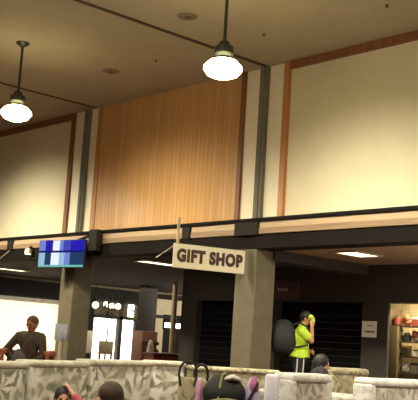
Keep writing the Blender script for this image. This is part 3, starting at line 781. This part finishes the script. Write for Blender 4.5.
# --- dark-haired seated person behind the white armchair, looking right
ps = at_depth(318, 362, 12.0)
seat = thing('lounge_stool', 'low dark stool under the seated dark-haired person', 'stool', (ps.x, ps.y, 0), CAMANG)
mk('cushion', box(NB(), -.22, .22, -.2, .2, .28, .36, bev=.03), M_blackcloth, seat)
for x in (-.17, .17):
    for y in (-.15, .15): mk('leg', tube(NB(), [(x, y, 0), (x, y, .29)], .018, 8), M_leg, seat)
def sitter(origin, rz, seat_z, head_c, face, scale, label, skin, hairm, shirt_m, long=.0, arms='lap', floor_sit=False, vol=1., pants=None):
    """seated figure; local +x forward"""
    t = thing('person', label, 'person', origin, rz); s = scale
    hc = Vector(head_c); B = NB(); hip = Vector((0, 0, seat_z+.1*s)); ch = Vector((hc.x*.55, hc.y*.55, hip.z+(hc.z-hip.z)*.58)); nk = hip+(hc-hip)*.8
    def torso(bm, g):
        ball(bm, hip, ((.12+g)*s, (.16+g)*s, (.11+g)*s), 16); cap(bm, hip, ch, (.12+g)*s, (.125+g)*s); ball(bm, ch+Vector((0, 0, .02*s)), ((.12+g)*s, (.165+g)*s, (.13+g)*s), 16)
        for k in (-1, 1): cap(bm, ch+Vector((0, k*.08*s, .09*s)), ch+Vector((0, k*.16*s, .08*s)), (.06+g)*s, (.055+g)*s)
    torso(B, 0); cap(B, ch+Vector((0, 0, .1*s)), nk, .055*s, .048*s); cap(B, nk, hc-Vector((0, 0, .05*s)), .048*s, .048*s)
    FUR = head(B, hc, face, s)
    sl = NB(); torso(sl, .014)
    for k in (-1, 1):
        sh = ch+Vector((0, k*.17*s, .07*s))
        if arms == 'raise' and k == 1:
            el = sh+Vector((.12*s, .10*s, .06*s)); wr = hc+Vector((.05*s, .10*s, .06*s)); dr = Vector((-.2, -.6, .8)); pn = Vector((-.3, -.8, -.3))
        elif arms == 'hip' and k == -1:
            el = sh+Vector((-.02*s, -.17*s, -.2*s)); wr = hip+Vector((.10*s, -.12*s, .04*s)); dr = Vector((.7, .3, -.3)); pn = Vector((0, 1, 0))
        else:
            el = sh+Vector((.05*s, k*.05*s, -.26*s)); wr = hip+Vector((.27*s, k*.06*s, .06*s)); dr = Vector((1, -k*.4, -.1)); pn = Vector((0, 0, -1))
        chain(B, [sh, el, wr], [.05*s, .04*s, .028*s]); hand(B, wr, dr, pn, s, .35)
        chain(sl, [sh, el, el.lerp(wr, .75)], [.066*s, .055*s, .044*s])
    pt = NB(); ball(pt, hip, (.135*s, .175*s, .115*s), 16); shz = NB()
    for k in (-1, 1):
        hp_ = hip+Vector((.03*s, k*.085*s, -.02*s))
        if floor_sit: kn = Vector((.38*s, k*.14*s, seat_z+.13*s)); an = Vector((.62*s, k*.10*s, seat_z+.05*s))
        else: kn = Vector((.42*s, k*.11*s, seat_z+.06*s)); an = Vector((.44*s, k*.11*s, .08*s))
        chain(B, [hp_, kn, an], [.08*s, .055*s, .036*s]); cap(B, an, an+Vector((.14*s, 0, -.03*s)), .035*s, .028*s)
        chain(pt, [hp_, kn, an], [.092*s, .068*s, .05*s]); cap(shz, an+Vector((0, 0, -.02*s)), an+Vector((.15*s, 0, -.035*s)), .043*s, .035*s)
    remesh('body', B, skin, t, .009); face_bits(hc, FUR, s, t); hair(hc, FUR, s, t, hairm, long, vol)
    remesh('shirt', sl, shirt_m, t, .012); remesh('trousers', pt, pants or mat('dark_trousers', '23222a', .8), t, .012); remesh('shoes', shz, mat('shoe_grey', '4a4a48'), t, .012, 2)
    return t
M_dshirt = mat('dark_shirt', '1d1c22', .8, .15, 12)
sitter((ps.x, ps.y, 0), CAMANG, .36, (.05, 0, .90), (1, -.3, -.25), .98, 'seated dark-haired person in dark clothes behind the white armchair, face turned right', M_skin2, M_hair, M_dshirt, .1, vol=1.1)

# --- brown-clad seated person far left, leaning, elbow out
ps = at_depth(29, 340, 13.6)
ch = thing('wooden_armchair', 'reddish wooden armchair under the person in brown', 'chair', (ps.x, ps.y, 0), CAMANG)
M_redwood = wood_mat('red_wood', '7c3c24', '9a4e30', .5)
mk('seat', box(NB(), -.30, .30, -.26, .26, .40, .46, bev=.02), M_redwood, ch)
mk('backrest', box(NB(), -.30, .30, .24, .29, .46, .80, bev=.02), M_redwood, ch)
for x in (-.32, .32):
    mk('arm', box(NB(), x-.05, x+.05, -.26, .29, .74, .82, bev=.02), M_redwood, ch)
    for y in (-.24, .26): mk('leg', box(NB(), x-.025, x+.025, y-.025, y+.025, 0, .76), M_redwood, ch)
M_brown = mat('brown_jacket', '4a3c2c', .85, scale=14, col2='2c2018')
sitter((ps.x, ps.y, 0), CAMANG-PI/2, .46, (.08, .04, 1.19), (.8, -.4, -.35), 1.0, 'seated person in a brown jacket with elbow out before the bright window', mat('skin_brown', '8a5540', .6, .06), mat('hair_reddish', '4a2a1c', .7, .2, 30), M_brown, 0, 'hip')
c = at_depth(19, 356, 12.6)
t = thing('round_bag', 'dark olive rounded bag left in front of the person in brown', 'bag', (c.x, c.y, 0), CAMANG)
hz = at_depth(20, 350.5, 12.6).z
st = NB()
mk('bag_body', bean(NB(), .34, .26, hz, .4), mat('olive_bag', '3c382c', .7, .15, 20), t)
mk('handle', tube(NB(), [(-.05, 0, hz-.02), (-.03, 0, hz+.01), (.03, 0, hz+.01), (.05, 0, hz-.02)], .01, 8), M_black, t)

# --- two children sitting on the floor in the foreground
p1_ = at_depth(64, 395, 7.9); p2_ = at_depth(110, 395, 7.9)
hz1 = at_depth(64, 387, 7.9).z-.105*.85; hz2 = at_depth(110, 383.5, 7.9).z-.115*.95
sitter((p1_.x, p1_.y, 0), CAMANG-PI/2-.05, .0, (.03, 0, hz1), (1, .3, -.2), .8, 'black-haired child with one hand raised to the head, lower left', M_skin2, M_hair, mat('red_top', 'b0485a', .8, .1), .06, 'raise', True, vol=1.05)
sitter((p2_.x, p2_.y, 0), CAMANG-PI/2-.1, .0, (.03, 0, hz2), (.5, -.87, -.15), .95, 'brown-haired child facing left with pale skin, bottom edge', M_skin2, M_hair2, mat('pink_top', 'b89aa8', .8, .1), .1, 'lap', True, vol=1.18)

# ------------------------------------------------------------------ furnishings by the glazed end wall
def on_floor(px, py, X): return U(px, py, 0, X)
# white boards
def board_stand(px0, px1, pyt, label, X, col, name='display_board', cat='board'):
    a, b = U(px0, 345, 0, X), U(px1, 345, 0, X); zt_ = U((px0+px1)/2, pyt, 0, X).z; w = b.y-a.y
    t = thing(name, label, cat, (X, (a.y+b.y)/2, 0), PI/2, None)
    mk('panel', box(NB(), -w/2, w/2, -.02, .02, .62, zt_, bev=.008), col, t)
    for x in (-w/2+.04, w/2-.04): mk('leg', box(NB(), x-.02, x+.02, -.02, .02, 0, .64), M_framedark, t)
    mk('foot', box(NB(), -w/2, w/2, -.2, .2, 0, .03), M_framedark, t)
M_wb = mat('white_board', 'f4ecd8', .6, .04); M_wb2 = mat('beige_board', 'b3a587', .6, .04)
board_stand(81, 92, 330.5, 'tall cream display board right of the left column', -21.5, M_wb)
board_stand(99, 113, 341, 'low beige display board in front of the left glazed door', -21.3, M_wb2)
# globe lights hung above the glazing
M_globe = emis('globe_glow', 'fff0d0', 5)
for px, py, r, lab in ((95.5, 305, .10, 'leftmost of the four white globe lights behind the left column'), (106, 304.5, .085, 'second from the left of the four white globe lights'), (112, 306, .085, 'third from the left of the four white globe lights'), (118, 306.5, .09, 'rightmost of the four white globe lights above the glazed doors')):
    p = U(px, py, 0, XE+.7)
    t = thing('globe_light', lab, 'lamp', p, 0, 'white globe lights by the glazed doors')
    bm = NB(); ball(bm, (0, 0, 0), r, 16); mk('globe', bm, M_globe, t)
    mk('cord', tube(NB(), [(0, 0, r), (0, 0, 2.68-p.z)], .01, 6), M_black, t)
# leafy plant in front of the globes
def plant(px, py, X, label, leafm, h, n=26, spread=.45):
    p = U(px, py, 0, X); t = thing('potted_plant', label, 'plant', (X, p.y, 0))
    mk('pot', lathe(NB(), [(.12, 0), (.17, .02), (.2, .34), (.17, .35)]), mat('pot_brown', '4a3426', .7), t)
    mk('stem', tube(NB(), [(0, 0, .3), (.02, .02, h*.6), (0, 0, h)], [.03, .02, .012], 8), mat('stem_brown', '3a2c1c', .8), t)
    bm = NB(); rnd = random.Random(px)
    for k in range(n):
        a = rnd.uniform(0, 2*PI); l = spread*rnd.uniform(.5, 1); z = h-rnd.uniform(0, .35); el = rnd.uniform(-.3, .5)
        d = Vector((math.cos(a), math.sin(a), el)); o = Vector((0, 0, z)); sd_ = Vector((-math.sin(a), math.cos(a), 0))*.035
        q = [o, o+d*l*.5+sd_, o+d*l+Vector((0, 0, -.12)), o+d*l*.5-sd_]
        bm.faces.new([bm.verts.new(v) for v in q])
    mk('leaves', bm, leafm, t, smooth=False)
M_leafd = mat('dark_leaf', '2a2c1a', .7, .2, 10); M_leafg = mat('lit_leaf', '6f7c34', .6, .2, 10)
plant(106, 340, -22.8, 'dark-leaved potted plant against the glazed doors', M_leafd, 2.08, 44, .5)
plant(134, 340, -22.6, 'yellow-green potted plant right of the glazed doors', M_leafg, 2.0, 22, .35)
# dark pillar, pale post, brown cabinet and counter
a, b = U(139.5, 330, 0, -22), U(152, 330, 0, -22)
tag(mk('square_pillar', box(NB(), -.15, .15, -(b.y-a.y)/2, (b.y-a.y)/2, 0, 2.68, bev=.01), mat('grey_pillar', '2c2622', .8, .1), None, (-22, (a.y+b.y)/2, 0)), 'dark grey square pillar behind the brown cabinet', 'pillar')
p = U(173.5, 320, 0, -19.5)
tag(mk('post', tube(NB(), [(0, 0, 0), (0, 0, 2.68)], .075, 12), mat('beige_post', 'cdb88e', .6, .06), None, (-19.5, p.y, 0)), 'slim beige post in front of the dark corner, right of the cabinet', 'post')
a, b = U(137, 350, 0, -20.5), U(152, 350, 0, -20.5); zt_ = U(144, 331, 0, -20.5).z; w = b.y-a.y
t = thing('cabinet', 'pinkish brown shelf cabinet below the dark square pillar', 'cabinet', (-20.5, (a.y+b.y)/2, 0), PI/2)
Mp = mat('pink_brown', '8e6656', .6, .1, 5); Mp2 = mat('red_brown', '5a3020', .6, .1, 5)
mk('carcass', box(NB(), -w/2, w/2, -.2, .2, 0, zt_, bev=.01), Mp, t)
for z in (.75, .95): mk('shelf', box(NB(), -w/2-.02, w/2+.02, -.26, -.2, z, z+.09, bev=.008), Mp2, t)
p = U(150.5, 345, 0, -20.0)
t = thing('lidded_urn', 'white urn standing at the right side of the brown cabinet', 'urn', (-20.0, p.y, 0))
mk('urn_body', lathe(NB(), [(.1, 0), (.14, .3), (.09, .62), (.1, .8), (.07, .95)]), mat('urn_white', 'c8bcae', .4), t); mk('lid', lathe(NB(), [(.08, .95), (.06, 1.03), (.02, 1.09)]), mat('urn_white', 'c8bcae'), t)
a, b = U(149, 355, 0, -19.2), U(178, 355, 0, -19.2); zt_ = U(164, 353, 0, -19.2).z; w = b.y-a.y
t = thing('counter', 'reddish brown wooden counter at the dark corner', 'counter', (-19.2, (a.y+b.y)/2, 0), PI/2)
mk('counter_front', box(NB(), -w/2, w/2, -.2, .2, 0, zt_-.05), M_redwood, t, smooth=False); mk('countertop', box(NB(), -w/2-.03, w/2+.03, -.25, .25, zt_-.05, zt_, bev=.01), mat('counter_top', '7a4630', .4), t)

# ------------------------------------------------------------------ light
w = bpy.data.worlds.new('world'); SC.world = w; w.use_nodes = True
nt = w.node_tree; bg = nt.nodes['Background']
sky = nt.nodes.new('ShaderNodeTexSky'); sky.sky_type = 'HOSEK_WILKIE'; sky.turbidity = 6; sky.sun_direction = (-.5, .2, .8)
mixw = nt.nodes.new('ShaderNodeMix'); mixw.data_type = 'RGBA'; mixw.inputs['Factor'].default_value = .96; mixw.inputs['B'].default_value = lin('fff6e6')
nt.links.new(sky.outputs[0], mixw.inputs['A']); nt.links.new(mixw.outputs['Result'], bg.inputs['Color']); bg.inputs['Strength'].default_value = 6
# unseen fill lights, added to brighten the hall and the far bays
lamp_light('hall_fill', (-7, 2, 5.6), 240, 'AREA', (1, .93, .8), size=(8, 5), rot=(0, 0, 0))
lamp_light('ceiling_fill', (-5, 0, 2.6), 760, 'AREA', (1, .92, .74), size=(5, 5), rot=(PI, 0, 0))  # added, faces up to lift the high ceiling
lamp_light('end_fill', (-21, 16, 2.6), 110, 'AREA', (1, .9, .72), size=(3, 6), rot=(0, 0, 0))  # added fill for the far left end
lamp_light('bay_fill', (-6.2, 12.5, 1.9), 190, 'POINT', (1, .88, .66))  # added fill for the low ceiling on the right
lamp_light('end_fill_point', (-21, 20.5, 2.2), 220, 'POINT', (1, .9, .72))  # added fill for the cream end wall
SC.view_settings.view_transform = 'Standard'; SC.view_settings.look = 'None'; SC.view_settings.exposure = 0
